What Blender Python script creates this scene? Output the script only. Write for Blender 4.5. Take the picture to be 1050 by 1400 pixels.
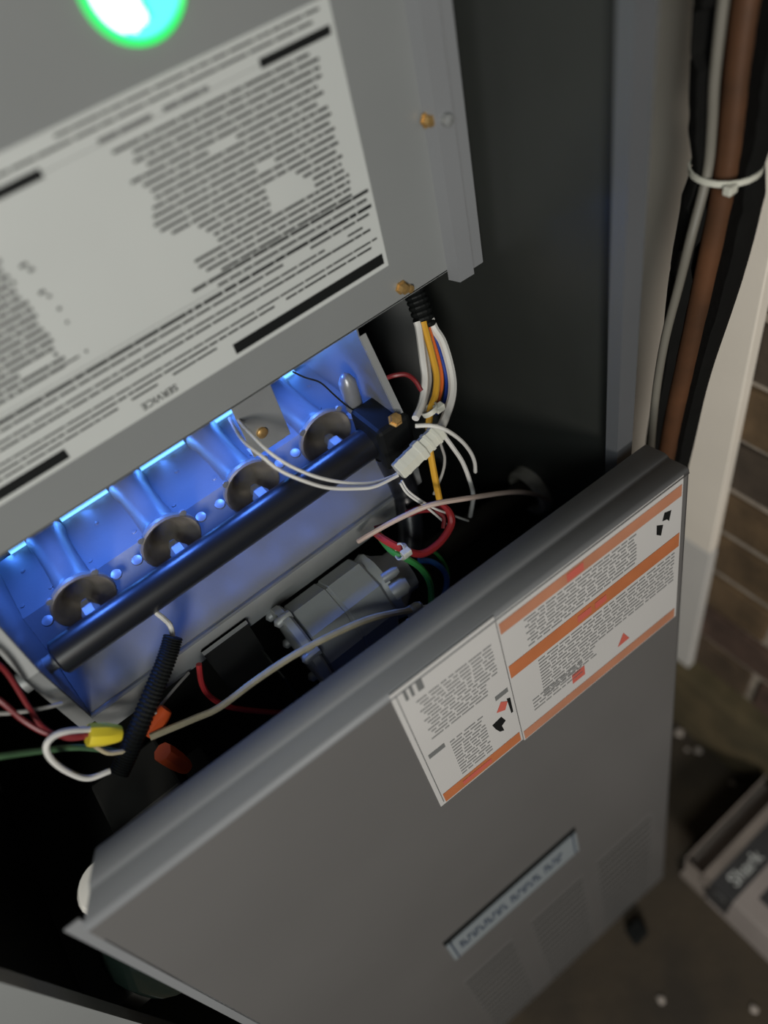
import bpy, bmesh, math, random
from mathutils import Vector, Matrix

for o in list(bpy.data.objects):
    bpy.data.objects.remove(o)
sc = bpy.context.scene
COL = sc.collection
H = 1.36                       # eye height: geometry below is written relative to eye level, floor at -1.36
random.seed(7)

# ------------------------------------------------------------------ camera
cam_d = bpy.data.cameras.new('camera')
cam_d.sensor_fit = 'VERTICAL'
cam_d.sensor_height = 36.0
cam_d.lens = 1041.0 / 1400.0 * 36.0
cam_d.clip_start = 0.01
cam_d.dof.use_dof = True
cam_d.dof.focus_distance = 0.60
cam_d.dof.aperture_fstop = 2.0
cam = bpy.data.objects.new('camera', cam_d)
COL.objects.link(cam)
R = Matrix(((0.77709531, 0.56804756, -0.27100711),
            (-0.59631983, 0.52679462, -0.60571453),
            (-0.20130957, 0.63230483, 0.74810765)))
# third column is the camera's backward axis
cam.matrix_world = Matrix.Translation((0, -0.42, H)) @ R.to_4x4()
sc.camera = cam

# ------------------------------------------------------------------ world, lamps, exposure
world = bpy.data.worlds.new('world')
sc.world = world
world.use_nodes = True
bg = world.node_tree.nodes['Background']
bg.inputs['Color'].default_value = (0.92, 0.95, 1.0, 1)
bg.inputs['Strength'].default_value = 0.06

def area_lamp(name, loc, target, size, watts, color):
    l = bpy.data.lights.new(name, 'AREA')
    l.shape = 'DISK'
    l.size = size
    l.energy = watts
    l.color = color
    o = bpy.data.objects.new(name, l)
    COL.objects.link(o)
    o.location = loc
    o.rotation_euler = (Vector(target) - Vector(loc)).to_track_quat('-Z', 'Y').to_euler()
    return o
area_lamp('room_lamp', (-0.62, -1.15, H + 0.40), (0.1, 0, H - 0.30), 0.5, 9.0, (0.95, 1.0, 0.97))
area_lamp('warm_fill_lamp', (-1.30, -2.35, H + 0.40), (0.3, 0, H - 0.2), 0.5, 42, (1.0, 0.94, 0.86))  # added lamp with no known source, brightens the board beside the cabinet
sc.view_settings.view_transform = 'Standard'
sc.view_settings.look = 'None'
sc.view_settings.gamma = 1
sc.view_settings.use_curve_mapping = False
sc.view_settings.exposure = -0.1

# ------------------------------------------------------------------ materials
def mat(name, color, rough=0.5, metal=0.0, noise=0.0, nscale=40.0, bump=0.0, bscale=200.0, color2=None, spec=0.5, emit=None, estr=0.0):
    m = bpy.data.materials.new(name)
    m.use_nodes = True
    nt = m.node_tree
    b = nt.nodes['Principled BSDF']
    b.inputs['Base Color'].default_value = (*color, 1)
    b.inputs['Roughness'].default_value = rough
    b.inputs['Metallic'].default_value = metal
    b.inputs['Specular IOR Level'].default_value = spec
    tc = nt.nodes.new('ShaderNodeTexCoord')
    if noise > 0 or color2:
        n = nt.nodes.new('ShaderNodeTexNoise')
        n.inputs['Scale'].default_value = nscale
        n.inputs['Detail'].default_value = 6
        nt.links.new(tc.outputs['Object'], n.inputs['Vector'])
        r = nt.nodes.new('ShaderNodeValToRGB')
        r.color_ramp.elements[0].position = 0.32
        r.color_ramp.elements[1].position = 0.68
        c2 = color2 if color2 else tuple(c * (1 - noise) for c in color)
        r.color_ramp.elements[0].color = (*c2, 1)
        r.color_ramp.elements[1].color = (*color, 1)
        nt.links.new(n.outputs['Fac'], r.inputs['Fac'])
        nt.links.new(r.outputs['Color'], b.inputs['Base Color'])
    if bump > 0:
        n2 = nt.nodes.new('ShaderNodeTexNoise')
        n2.inputs['Scale'].default_value = bscale
        n2.inputs['Detail'].default_value = 4
        nt.links.new(tc.outputs['Object'], n2.inputs['Vector'])
        bp = nt.nodes.new('ShaderNodeBump')
        bp.inputs['Strength'].default_value = bump
        bp.inputs['Distance'].default_value = 0.002
        nt.links.new(n2.outputs['Fac'], bp.inputs['Height'])
        nt.links.new(bp.outputs['Normal'], b.inputs['Normal'])
    if emit:
        b.inputs['Emission Color'].default_value = (*emit, 1)
        b.inputs['Emission Strength'].default_value = estr
    return m

M = dict(
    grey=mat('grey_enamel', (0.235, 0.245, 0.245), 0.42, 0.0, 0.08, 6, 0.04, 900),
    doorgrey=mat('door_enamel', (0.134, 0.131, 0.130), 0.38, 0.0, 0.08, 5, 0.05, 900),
    doortop=mat('lit_bend_enamel', (0.215, 0.222, 0.232), 0.6, 0.0, 0.06, 9, 0.03, 700),  # lighter copy of the door enamel, brightness of the fold put into the colour
    cabshade=mat('shaded_cabinet_enamel', (0.105, 0.112, 0.122), 0.4, 0.0, 0.08, 9),
    shadedark=mat('dark_interior_shade', (0.034, 0.037, 0.034), 0.42, 0.0, 0.2, 8),  # near-black colour stands in for shade inside the cabinet
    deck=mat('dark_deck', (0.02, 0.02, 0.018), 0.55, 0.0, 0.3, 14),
    galv=mat('galvanised_steel', (0.24, 0.25, 0.27), 0.36, 0.4, 0.12, 24, 0.05, 400),
    galvdull=mat('galvanised_dull', (0.30, 0.31, 0.31), 0.5, 0.3, 0.15, 30),
    cast=mat('cast_aluminium', (0.30, 0.27, 0.235), 0.42, 0.5, 0.25, 60, 0.1, 300),
    valve=mat('valve_aluminium', (0.36, 0.375, 0.365), 0.48, 0.2, 0.1, 30, 0.05, 500),
    black=mat('black_enamel', (0.010, 0.011, 0.014), 0.33),
    blackmat=mat('black_plastic', (0.006, 0.007, 0.007), 0.6, spec=0.2),
    iron=mat('black_iron', (0.035, 0.03, 0.024), 0.5, 0.3, 0.3, 50),
    label=mat('label_paper', (0.56, 0.58, 0.565), 0.5, 0, 0.05, 9),
    ink=mat('black_ink', (0.008, 0.009, 0.009), 0.6, spec=0.25),
    inkgrey=mat('grey_ink', (0.16, 0.165, 0.165), 0.5),
    inkpale=mat('pale_grey_ink', (0.24, 0.24, 0.24), 0.5),
    sticker=mat('sticker_paper', (0.56, 0.55, 0.54), 0.5, 0, 0.05, 9),
    orange=mat('orange_ink', (0.52, 0.17, 0.065), 0.5, 0, 0.15, 30),
    orangepale=mat('faded_orange_ink', (0.50, 0.22, 0.13), 0.5, 0, 0.15, 30),
    redink=mat('red_ink', (0.55, 0.12, 0.09), 0.5),
    brass=mat('brass', (0.66, 0.42, 0.16), 0.35, 0.7, 0.3, 200),
    wwhite=mat('white_wire', (0.62, 0.61, 0.58), 0.45),
    wgrey=mat('grey_wire', (0.30, 0.29, 0.27), 0.5),
    cable=mat('cable_jacket', (0.17, 0.16, 0.135), 0.55, 0, 0.1, 30),
    wyellow=mat('yellow_wire', (0.60, 0.32, 0.03), 0.45),
    worange=mat('orange_wire', (0.60, 0.12, 0.02), 0.45),
    wblue=mat('blue_wire', (0.02, 0.05, 0.28), 0.4),
    wblue2=mat('light_blue_wire', (0.03, 0.12, 0.38), 0.4),
    wred=mat('red_wire', (0.38, 0.028, 0.03), 0.4),
    wreddark=mat('dark_red_wire', (0.16, 0.012, 0.015), 0.4),
    wgreen=mat('green_wire', (0.05, 0.30, 0.07), 0.4),
    wgreendk=mat('dark_green_wire', (0.05, 0.11, 0.05), 0.45, 0, 0.3, 60),
    wtan=mat('tan_cable', (0.44, 0.38, 0.25), 0.6, 0, 0.2, 120),
    wbrown=mat('brown_lead', (0.46, 0.36, 0.31), 0.6),
    nylon=mat('nylon', (0.60, 0.60, 0.52), 0.4),
    nutyellow=mat('yellow_wire_nut', (0.62, 0.50, 0.03), 0.4),
    nutred=mat('orange_wire_nut', (0.62, 0.09, 0.02), 0.4),
    grommet=mat('pipe_grommet', (0.44, 0.42, 0.36), 0.6, 0, 0.3, 60),
    copper=mat('aged_copper', (0.15, 0.066, 0.032), 0.45, 0.3, 0.35, 18, color2=(0.07, 0.036, 0.02)),
    foam=mat('black_foam', (0.005, 0.005, 0.0045), 0.95, 0, 0.3, 60, 0.4, 150, spec=0.2),
    board=mat('cream_board', (0.88, 0.81, 0.71), 0.75, 0, 0.08, 7, 0.08, 200),
    board2=mat('white_board', (0.62, 0.60, 0.57), 0.75, 0, 0.1, 9, 0.08, 200),
    mortar=mat('mortar', (0.34, 0.29, 0.235), 0.95, 0, 0.35, 30, 0.6, 120),
    curb=mat('mossy_curb', (0.12, 0.09, 0.045), 0.95, 0, 0.5, 12, 0.6, 80, color2=(0.055, 0.045, 0.022)),
    floor=mat('dirty_concrete', (0.072, 0.053, 0.032), 0.9, 0, 0.5, 7, 0.6, 60, color2=(0.034, 0.027, 0.019)),
    plaster=mat('plaster', (0.35, 0.33, 0.30), 0.9, 0, 0.15, 5),
    chip=mat('pale_chip', (0.42, 0.37, 0.33), 0.8),
    card=mat('carton_white', (0.34, 0.30, 0.28), 0.7, 0, 0.1, 20),
    carddk=mat('carton_dark', (0.05, 0.05, 0.052), 0.5, 0, 0.2, 30),
    cardbrown=mat('carton_edge', (0.27, 0.23, 0.20), 0.8, 0, 0.25, 16),
    plate=mat('nameplate_metal', (0.24, 0.27, 0.29), 0.5, 0.0),
    plateink=mat('nameplate_ink', (0.03, 0.05, 0.09), 0.4),
    jug=mat('dark_glossy_plastic', (0.006, 0.011, 0.009), 0.12, 0, spec=0.7),
    jugcap=mat('pale_cap', (0.85, 0.82, 0.76), 0.35),
    flame=mat('gas_flame', (0.05, 0.15, 0.8), 0.5, emit=(0.16, 0.50, 1.0), estr=2.2),
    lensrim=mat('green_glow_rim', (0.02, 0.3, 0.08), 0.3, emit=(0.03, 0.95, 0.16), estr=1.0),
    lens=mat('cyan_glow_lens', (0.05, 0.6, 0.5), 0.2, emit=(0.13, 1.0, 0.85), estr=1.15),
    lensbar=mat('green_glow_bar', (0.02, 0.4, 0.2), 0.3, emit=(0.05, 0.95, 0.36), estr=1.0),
    lenswhite=mat('white_highlight_lens', (0.9, 1, 0.95), 0.2, emit=(0.93, 1.0, 0.98), estr=1.6),
)
def brick_mat(i):
    c = [(0.105, 0.070, 0.042), (0.13, 0.083, 0.042), (0.082, 0.060, 0.042), (0.15, 0.092, 0.038), (0.10, 0.060, 0.043)][i]
    return mat('brick_clay', c, 0.95, 0, 0.45, 25, 0.8, 90)
BRICKM = [brick_mat(i) for i in range(5)]

# ------------------------------------------------------------------ object helpers
ORIGIN = {}
def finish(name, bm, m, parent=None, smooth=False, bevel=0.0):
    """bm is in eye-relative world coordinates; returns one mesh object."""
    if bevel > 0:
        bmesh.ops.bevel(bm, geom=[e for e in bm.edges], offset=bevel, segments=2, affect='EDGES', profile=0.5)
    bmesh.ops.recalc_face_normals(bm, faces=bm.faces)
    for v in bm.verts:
        v.co.z += H
    if parent is not None:
        org = ORIGIN[parent.name]
    else:
        xs = [v.co for v in bm.verts]
        org = Vector(((min(c.x for c in xs) + max(c.x for c in xs)) / 2,
                      (min(c.y for c in xs) + max(c.y for c in xs)) / 2,
                      min(c.z for c in xs)))
    for v in bm.verts:
        v.co -= org
    me = bpy.data.meshes.new(name)
    if smooth:
        for f in bm.faces:
            f.smooth = True
    bm.to_mesh(me)
    bm.free()
    me.materials.append(M[m] if isinstance(m, str) else m)
    if smooth:
        try:
            me.set_sharp_from_angle(angle=math.radians(38))
        except Exception:
            pass
    o = bpy.data.objects.new(name, me)
    COL.objects.link(o)
    if parent is None:
        o.location = org
    else:
        o.parent = parent
    ORIGIN[o.name] = org
    return o

def thing(name, loc, label, cat, group=None):
    o = bpy.data.objects.new(name, None)
    o.empty_display_size = 0.02
    COL.objects.link(o)
    o.location = (loc[0], loc[1], loc[2] + H)
    ORIGIN[o.name] = Vector(o.location)
    o['label'] = label
    o['category'] = cat
    if group:
        o['group'] = group
    return o

def tag(o, label, cat, group=None):
    o['label'] = label
    o['category'] = cat
    if group:
        o['group'] = group
    return o

def structure(o):
    o['kind'] = 'structure'
    return o

def NB():
    return bmesh.new()

def box(bm, x0, x1, y0, y1, z0, z1):
    vs = [bm.verts.new(p) for p in ((x0, y0, z0), (x1, y0, z0), (x1, y1, z0), (x0, y1, z0),
                                    (x0, y0, z1), (x1, y0, z1), (x1, y1, z1), (x0, y1, z1))]
    for f in ((0, 3, 2, 1), (4, 5, 6, 7), (0, 1, 5, 4), (1, 2, 6, 5), (2, 3, 7, 6), (3, 0, 4, 7)):
        bm.faces.new([vs[i] for i in f])
    return vs

def frame_of(d):
    d = Vector(d).normalized()
    a = Vector((0, 0, 1)) if abs(d.z) < 0.9 else Vector((1, 0, 0))
    s = d.cross(a).normalized()
    return d, s, s.cross(d).normalized()

def lathe(bm, profile, org, axis, seg=24, a0=0.0):
    """profile: list of (distance along axis, radius)."""
    d, s, t = frame_of(axis)
    org = Vector(org)
    rings = []
    for h, r in profile:
        if r < 1e-6:
            rings.append([bm.verts.new(org + d * h)])
        else:
            rings.append([bm.verts.new(org + d * h + (s * math.cos(a0 + 2 * math.pi * i / seg) + t * math.sin(a0 + 2 * math.pi * i / seg)) * r) for i in range(seg)])
    for A, B in zip(rings, rings[1:]):
        for i in range(seg):
            j = (i + 1) % seg
            if len(A) == 1 and len(B) == 1:
                continue
            if len(A) == 1:
                bm.faces.new((A[0], B[i], B[j]))
            elif len(B) == 1:
                bm.faces.new((A[i], A[j], B[0]))
            else:
                bm.faces.new((A[i], A[j], B[j], B[i]))
    return rings

def cyl(bm, p0, p1, r, seg=16, a0=0.0):
    p0, p1 = Vector(p0), Vector(p1)
    L = (p1 - p0).length
    lathe(bm, [(0, 0), (0, r), (L, r), (L, 0)], p0, p1 - p0, seg, a0)

def spline(pts, n=8):
    P = [Vector(p) for p in pts]
    P = [2 * P[0] - P[1]] + P + [2 * P[-1] - P[-2]]
    out = []
    for i in range(1, len(P) - 2):
        for k in range(n):
            t = k / n
            a, b, c, d = P[i - 1], P[i], P[i + 1], P[i + 2]
            out.append(0.5 * ((2 * b) + (c - a) * t + (2 * a - 5 * b + 4 * c - d) * t * t + (3 * b - a - 3 * c + d) * t ** 3))
    out.append(P[-2])
    return out

def tube(bm, pts, r, seg=10, rfun=None):
    n = len(pts)
    rings = []
    up = None
    for i, p in enumerate(pts):
        d = (pts[min(i + 1, n - 1)] - pts[max(i - 1, 0)]).normalized()
        if up is None:
            _, s, _t = frame_of(d)
        else:
            s = (up - d * up.dot(d)).normalized()
        up = s
        t = d.cross(s)
        rr = rfun(i, n) if rfun else r
        rings.append([bm.verts.new(p + (s * math.cos(2 * math.pi * k / seg) + t * math.sin(2 * math.pi * k / seg)) * rr) for k in range(seg)])
    for A, B in zip(rings, rings[1:]):
        for i in range(seg):
            j = (i + 1) % seg
            bm.faces.new((A[i], A[j], B[j], B[i]))
    bm.faces.new(rings[0][::-1])
    bm.faces.new(rings[-1])

def extrude_x(bm, prof, x0, x1):
    """closed profile [(y,z)...] swept along x"""
    A = [bm.verts.new((x0, y, z)) for y, z in prof]
    B = [bm.verts.new((x1, y, z)) for y, z in prof]
    n = len(prof)
    for i in range(n):
        j = (i + 1) % n
        bm.faces.new((A[i], A[j], B[j], B[i]))
    bm.faces.new(A[::-1])
    bm.faces.new(B)

def extrude_z(bm, prof, z0, z1):
    A = [bm.verts.new((x, y, z0)) for x, y in prof]
    B = [bm.verts.new((x, y, z1)) for x, y in prof]
    n = len(prof)
    for i in range(n):
        j = (i + 1) % n
        bm.faces.new((A[i], A[j], B[j], B[i]))
    bm.faces.new(A[::-1])
    bm.faces.new(B)

def quad(bm, fn, a0, a1, b0, b1):
    bm.faces.new([bm.verts.new(fn(a, b)) for a, b in ((a0, b0), (a1, b0), (a1, b1), (a0, b1))])

def poly(bm, fn, pts):
    bm.faces.new([bm.verts.new(fn(a, b)) for a, b in pts])

def text_into(bm, string, fn, a, b, height, flip=False, width=None, bold=0.0):
    """flat lettering mapped through fn(a,b); cap height = height; centred at (a,b)"""
    cu = bpy.data.curves.new('lettering', 'FONT')
    cu.body = string
    cu.size = 1.0
    cu.offset = bold
    ob = bpy.data.objects.new('lettering', cu)
    COL.objects.link(ob)
    dg = bpy.context.evaluated_depsgraph_get()
    me = bpy.data.meshes.new_from_object(ob.evaluated_get(dg))
    bpy.data.objects.remove(ob)
    bpy.data.curves.remove(cu)
    xs = [v.co.x for v in me.vertices]
    ys = [v.co.y for v in me.vertices]
    cx, cy = (min(xs) + max(xs)) / 2, (min(ys) + max(ys)) / 2
    sy = height / (max(ys) - min(ys))
    sx = (width / (max(xs) - min(xs))) if width else sy
    if flip:
        sx, sy = -sx, -sy
    vs = [bm.verts.new(fn(a + (v.co.x - cx) * sx, b + (v.co.y - cy) * sy)) for v in me.vertices]
    for p in me.polygons:
        try:
            bm.faces.new([vs[i] for i in p.vertices])
        except ValueError:
            pass
    bpy.data.meshes.remove(me)

def text_row(bm, fn, a0, a1, b, h, gap=0.0009, wmin=0.004, wmax=0.020, skip=0.0):
    """one illegibly small printed line: word-shaped dashes"""
    a = a0
    while a < a1 - wmin * 0.5:
        w = min(random.uniform(wmin, wmax), a1 - a)
        if random.random() > skip:
            quad(bm, fn, a, a + w, b - h / 2, b + h / 2)
        a += w + random.uniform(0.6, 1.4) * gap

# ================================================================== SETTING
bm = NB(); box(bm, -1.6, 0.62, -1.6, 0.95, -1.40, -1.36)
structure(finish('floor', bm, 'floor'))
bm = NB(); box(bm, -1.6, 0.70, 0.85, 0.95, -1.36, 1.0)
structure(finish('wall_back', bm, 'plaster'))

wall = structure(finish('wall_right', (lambda b: (box(b, 0.5935, 0.70, -1.6, 0.85, -1.36, 1.0), b)[1])(NB()), 'mortar'))
BH, BP, BL = 0.071, 0.0845, 0.205
zc = -1.175
row = 0
for r in range(24):
    z0 = -1.172 + r * BP
    off = 0.0 if r % 2 else BL / 2
    for k in range(-7, 3):
        y0 = -0.075 + off + k * (BL + 0.013)
        if y0 > 0.14 or y0 < -1.55:
            continue
        bmx = NB()
        p = random.uniform(-0.0015, 0.002)
        vs = box(bmx, 0.586 - p, 0.640, y0, y0 + BL, z0, z0 + BH)
        for v in vs:
            v.co += Vector((random.uniform(-.001, .001), random.uniform(-.002, .002), random.uniform(-.0025, .0025)))
        finish('brick', bmx, BRICKM[random.randrange(5)], wall, bevel=0.003)

bm = NB()
extrude = [(0.5935, -1.36), (0.560, -1.36), (0.562, -1.20), (0.572, -1.182), (0.5935, -1.180)]
A = [bm.verts.new((x, -1.4 + 0.0, z)) for x, z in extrude]
n = 26
prev = A
for i in range(1, n + 1):
    yy = -1.4 + i * (2.24 / n)
    cur = [bm.verts.new((x + (random.uniform(-.003, .003) if 0 < j < 4 else 0), yy, z + (random.uniform(-.004, .004) if 1 < j < 4 else 0))) for j, (x, z) in enumerate(extrude)]
    for j in range(5):
        q = (j + 1) % 5
        bm.faces.new((prev[j], prev[q], cur[q], cur[j]))
    prev = cur
bm.faces.new(prev); bm.faces.new(A[::-1])
structure(finish('trim_1', bm, 'curb'))

bm = NB(); box(bm, 0.570, 0.5855, -0.100, 0.80, -0.866, 0.95)
structure(finish('trim_2', bm, 'board', bevel=0.0015))
bm = NB(); box(bm, 0.571, 0.5855, -0.101, 0.80, -1.178, -0.869)
structure(finish('trim_3', bm, 'board2', bevel=0.0015))

# ================================================================== FURNACE CABINET
XL, XR, YF = -0.252, 0.343, -0.145
ZT, ZB = 0.42, -1.355
cab = thing('furnace_cabinet', (0.06, 0.2, -1.36), 'grey steel furnace cabinet with its front open and dark interior', 'furnace')
for sx, x in ((1, XR), (-1, XL)):
    bm = NB()
    x0, x1 = (x - 0.0015, x) if sx > 0 else (x, x + 0.0015)
    box(bm, x0, x1, YF, 0.55, ZB, ZT)
    finish('side_panel', bm, 'grey', cab)
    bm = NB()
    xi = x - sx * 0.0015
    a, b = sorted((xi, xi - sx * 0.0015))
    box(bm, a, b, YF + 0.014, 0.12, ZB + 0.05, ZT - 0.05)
    finish('inner_shade_sheet', bm, 'shadedark', cab)  # added dark sheet, shade on the inner wall put into its colour
    bm = NB()
    fw = 0.017 if sx > 0 else 0.030
    a, b = sorted((x, x - sx * fw))
    box(bm, a, b, YF - 0.0015, YF, ZB, ZT)
    a, b = sorted((x - sx * (fw - 0.0015), x - sx * fw))
    box(bm, a, b, YF, YF + 0.010, ZB, ZT)
    finish('front_flange', bm, 'cabshade' if sx > 0 else 'grey', cab)  # right flange is a darker copy of the enamel, shade put into the colour
bm = NB(); box(bm, XL + 0.002, XR - 0.002, 0.548, 0.55, ZB, ZT)
finish('back_panel', bm, 'grey', cab)
bm = NB(); box(bm, XL + 0.002, XR - 0.002, YF, 0.548, ZT - 0.002, ZT)
finish('top_panel', bm, 'grey', cab)
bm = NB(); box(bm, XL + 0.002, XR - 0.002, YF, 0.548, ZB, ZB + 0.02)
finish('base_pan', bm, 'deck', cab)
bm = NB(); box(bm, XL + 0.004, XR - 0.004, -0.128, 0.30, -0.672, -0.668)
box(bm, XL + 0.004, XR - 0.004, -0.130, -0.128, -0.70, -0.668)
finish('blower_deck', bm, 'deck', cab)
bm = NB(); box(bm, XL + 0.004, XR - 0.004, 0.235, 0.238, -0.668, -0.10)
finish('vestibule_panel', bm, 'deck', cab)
bm = NB()
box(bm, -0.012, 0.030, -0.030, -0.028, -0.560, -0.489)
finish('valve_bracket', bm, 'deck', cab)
bm = NB(); box(bm, -0.012, 0.030, -0.033, -0.028, -0.4905, -0.489)
finish('bracket_lit_edge', bm, 'galvdull', cab)  # lighter strip puts the lit top edge into the colour
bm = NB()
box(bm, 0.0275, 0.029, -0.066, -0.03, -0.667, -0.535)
finish('bracket_web', bm, 'shadedark', cab)
for (x, y, z) in ((XL + 0.0035, -0.118, -0.535), (XL + 0.0035, -0.118, -0.30)):
    bm = NB(); lathe(bm, [(0, 0.0045), (0.002, 0.004), (0.003, 0)], (x, y, z), (1, 0, 0), 10)
    finish('screw', bm, 'jugcap', cab, smooth=True)  # near-white colour paints the lit look of the screw head

# ================================================================== CONTROL ACCESS PANEL (with the label)
PX0, PX1, PZ0, PZ1 = XL + 0.006, 0.300, -0.328, 0.36
pan = thing('access_panel', (0.06, 0.004, PZ0), 'upper grey access panel bearing the large white instruction label', 'panel')
bm = NB()
box(bm, PX0, PX1 + 0.001, 0.0, 0.0015, PZ0, PZ1)
box(bm, PX0, PX1 + 0.001, 0.0, 0.012, PZ0 - 0.0005, PZ0 + 0.001)
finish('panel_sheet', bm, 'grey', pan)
bm = NB()
pr = [(0.2995, 0.0), (0.3025, -0.010), (0.3165, -0.0105), (0.3205, -0.0045), (0.331, -0.0045), (0.3325, -0.003), (0.3325, 0.014),
      (0.331, 0.014), (0.331, -0.003), (0.3200, -0.003), (0.3160, -0.009), (0.3035, -0.0085), (0.301, 0.0015)]
extrude_z(bm, pr, -0.336, PZ1)
finish('side_rail', bm, 'doortop', pan)
# label sheet
LX0, LX1, LZ0, LZ1 = -0.130, 0.2495, -0.2955, -0.1265
lab = finish('instruction_label', (lambda b: (box(b, LX0, LX1, -0.0006, 0.0, LZ0, LZ1), b)[1])(NB()), 'label', pan)
lab['label'] = 'white label printed upside down with dense black text'
LP = lambda a, b: (a, -0.0009, b)
for (a0, a1, b0, b1) in ((LX0 + .004, -0.0040, -0.2920, -0.2845), (0.1203, 0.2462, -0.2920, -0.2840),
                         (0.1980, 0.2462, -0.1446, -0.1396), (LX0 + .004, 0.0660, -0.1446, -0.1396)):
    bm = NB(); quad(bm, LP, a0, a1, b0, b1)
    finish('black_bar', bm, 'ink', lab)
bm = NB()
text_into(bm, 'SERVICE', LP, 0.0622, -0.2890, 0.0052, flip=True, width=0.026, bold=0.012)
finish('heading_print', bm, 'ink', lab)
bm = NB()
# rows of small type
def R_(a0, a1, b, h=0.0017, **k):
    text_row(bm, LP, a0, a1, b, h, **k)
R_(0.080, 0.244, -0.1303, 0.0014); R_(LX0 + .01, 0.236, -0.1349, 0.0014)
lefts = [.103, .1129, .1112, .117, .105, .1105, .113, .1135, .110, .108, .1065, .1085, .114, .130, .1335, .137, .138, .1197, .1205, .124, .133]
rights = [.229, .2345, .2335, .2335, .229, .232, .226, .2325, .2335, .231, .2335, .232, .2335, .2322, .2345, .232, .2335, .2355, .235, .2361, .234]
z = -0.1486
for i in range(21):
    a0, a1 = lefts[i], rights[i]
    if 13 <= i <= 15:
        R_(a0, 0.1775, z); R_((0.200 if i == 13 else 0.198 + 0.006 * (i - 13)), a1, z)
    elif i == 16:
        R_(a0, 0.178, z); R_(0.21, a1, z)
    else:
        R_(a0, a1, z, skip=0.03)
    z -= 0.0043
z = -0.1700
for i in range(17):
    R_(LX0 + 0.02 + random.choice([0, .004, .01]), 0.0262 - random.choice([0, 0, .002]), z, 0.0019, skip=0.04)
    z -= 0.0042
R_(0.022, 0.0335, -0.2368, 0.0012, wmin=.012, wmax=.02)
for (x, zz, wd) in ((.0345, -.1773, .004), (.0366, -.1811, .003), (.035, -.1942, .0035), (.0372, -.1979, .002), (.0382, -.2067, .002), (.038, -.2155, .0015), (.0384, -.2364, .0015)):
    quad(bm, LP, x - wd / 2, x + wd / 2, zz - .0009, zz + .0009)
R_(-0.10, 0.2467, -0.2480, 0.0024); R_(LX0 + .01, 0.2432, -0.2527, 0.0016, skip=.03)
R_(LX0 + .01, 0.236, -0.2590, 0.0014, skip=.05); R_(LX0 + .01, 0.243, -0.2632, 0.0016)
R_(LX0 + .02, 0.245, -0.2715, 0.0013); R_(LX0 + .01, 0.239, -0.2757, 0.0015, skip=.04); R_(LX0 + .01, 0.11, -0.2800, 0.0014, skip=.06)
R_(0.1109, 0.2467, -0.2375, 0.0022, skip=.05); R_(0.127, 0.244, -0.2425, 0.0016)
pr_ = finish('fine_print', bm, 'ink', lab)
pr_['kind'] = 'stuff'
bm = NB()
quad(bm, LP, LX0 + .004, 0.245, -0.2443, -0.2440); quad(bm, LP, 0.0656, 0.1986, -0.1426, -0.1423)
finish('rule_line', bm, 'inkgrey', lab)
bm = NB()
R_(0.0985, 0.133, -0.1412, 0.0027, wmin=.010, wmax=.02); R_(0.137, 0.165, -0.1412, 0.0027, wmin=.008, wmax=.02)
finish('title_print', bm, 'inkgrey', lab)
# screws
for (x, zz, yy) in ((0.3005, -0.2145, -0.002), (0.2562, -0.3178, 0.0)):
    bm = NB()
    lathe(bm, [(0, 0.0055), (0.0012, 0.0055), (0.0014, 0.0042), (0.006, 0.0038), (0.0065, 0)], (x, yy, zz), (0, -1, 0), 6)
    s = finish('hex_screw', bm, 'brass', pan)
    s['label'] = 'brass hex screw'
bm = NB(); lathe(bm, [(0, .003), (.004, .003), (.0045, 0)], (0.262, 0, -0.3215), (0, -1, 0), 8)
finish('screw_tip', bm, 'brass', pan)
bm = NB(); lathe(bm, [(0, .0045), (.005, .004), (.006, 0)], (0.3095, -0.0095, -0.2165), (0, -1, 0), 10)
finish('rail_stud', bm, 'galvdull', pan)
# sight port: reflected glow and white highlight painted as emission
SX, SZ = 0.1470, -0.0855
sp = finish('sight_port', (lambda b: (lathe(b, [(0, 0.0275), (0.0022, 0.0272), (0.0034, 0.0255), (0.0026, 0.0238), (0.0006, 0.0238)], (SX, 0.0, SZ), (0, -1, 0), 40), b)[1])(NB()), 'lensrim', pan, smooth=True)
sp['label'] = 'round sight port with a painted bright green glow'
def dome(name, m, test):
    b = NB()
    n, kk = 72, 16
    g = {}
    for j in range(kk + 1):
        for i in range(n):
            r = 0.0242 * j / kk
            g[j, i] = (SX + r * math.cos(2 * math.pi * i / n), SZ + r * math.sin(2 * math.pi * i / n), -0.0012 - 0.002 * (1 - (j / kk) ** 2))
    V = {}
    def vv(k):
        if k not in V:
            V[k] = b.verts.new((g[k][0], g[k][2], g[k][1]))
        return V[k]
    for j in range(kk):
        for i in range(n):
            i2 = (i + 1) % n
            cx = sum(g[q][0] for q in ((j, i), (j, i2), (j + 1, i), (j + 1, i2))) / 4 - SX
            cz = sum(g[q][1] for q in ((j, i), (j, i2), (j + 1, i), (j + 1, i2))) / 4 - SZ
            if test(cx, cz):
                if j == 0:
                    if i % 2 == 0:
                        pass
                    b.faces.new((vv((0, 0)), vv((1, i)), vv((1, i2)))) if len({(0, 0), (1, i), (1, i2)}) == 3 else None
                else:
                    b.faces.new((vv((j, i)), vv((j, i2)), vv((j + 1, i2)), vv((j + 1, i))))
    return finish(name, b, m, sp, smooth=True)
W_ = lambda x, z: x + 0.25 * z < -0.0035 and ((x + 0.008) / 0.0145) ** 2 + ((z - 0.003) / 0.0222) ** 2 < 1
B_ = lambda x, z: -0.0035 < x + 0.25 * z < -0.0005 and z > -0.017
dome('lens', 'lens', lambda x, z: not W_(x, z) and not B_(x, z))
dome('lens_bar', 'lensbar', B_)
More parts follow.
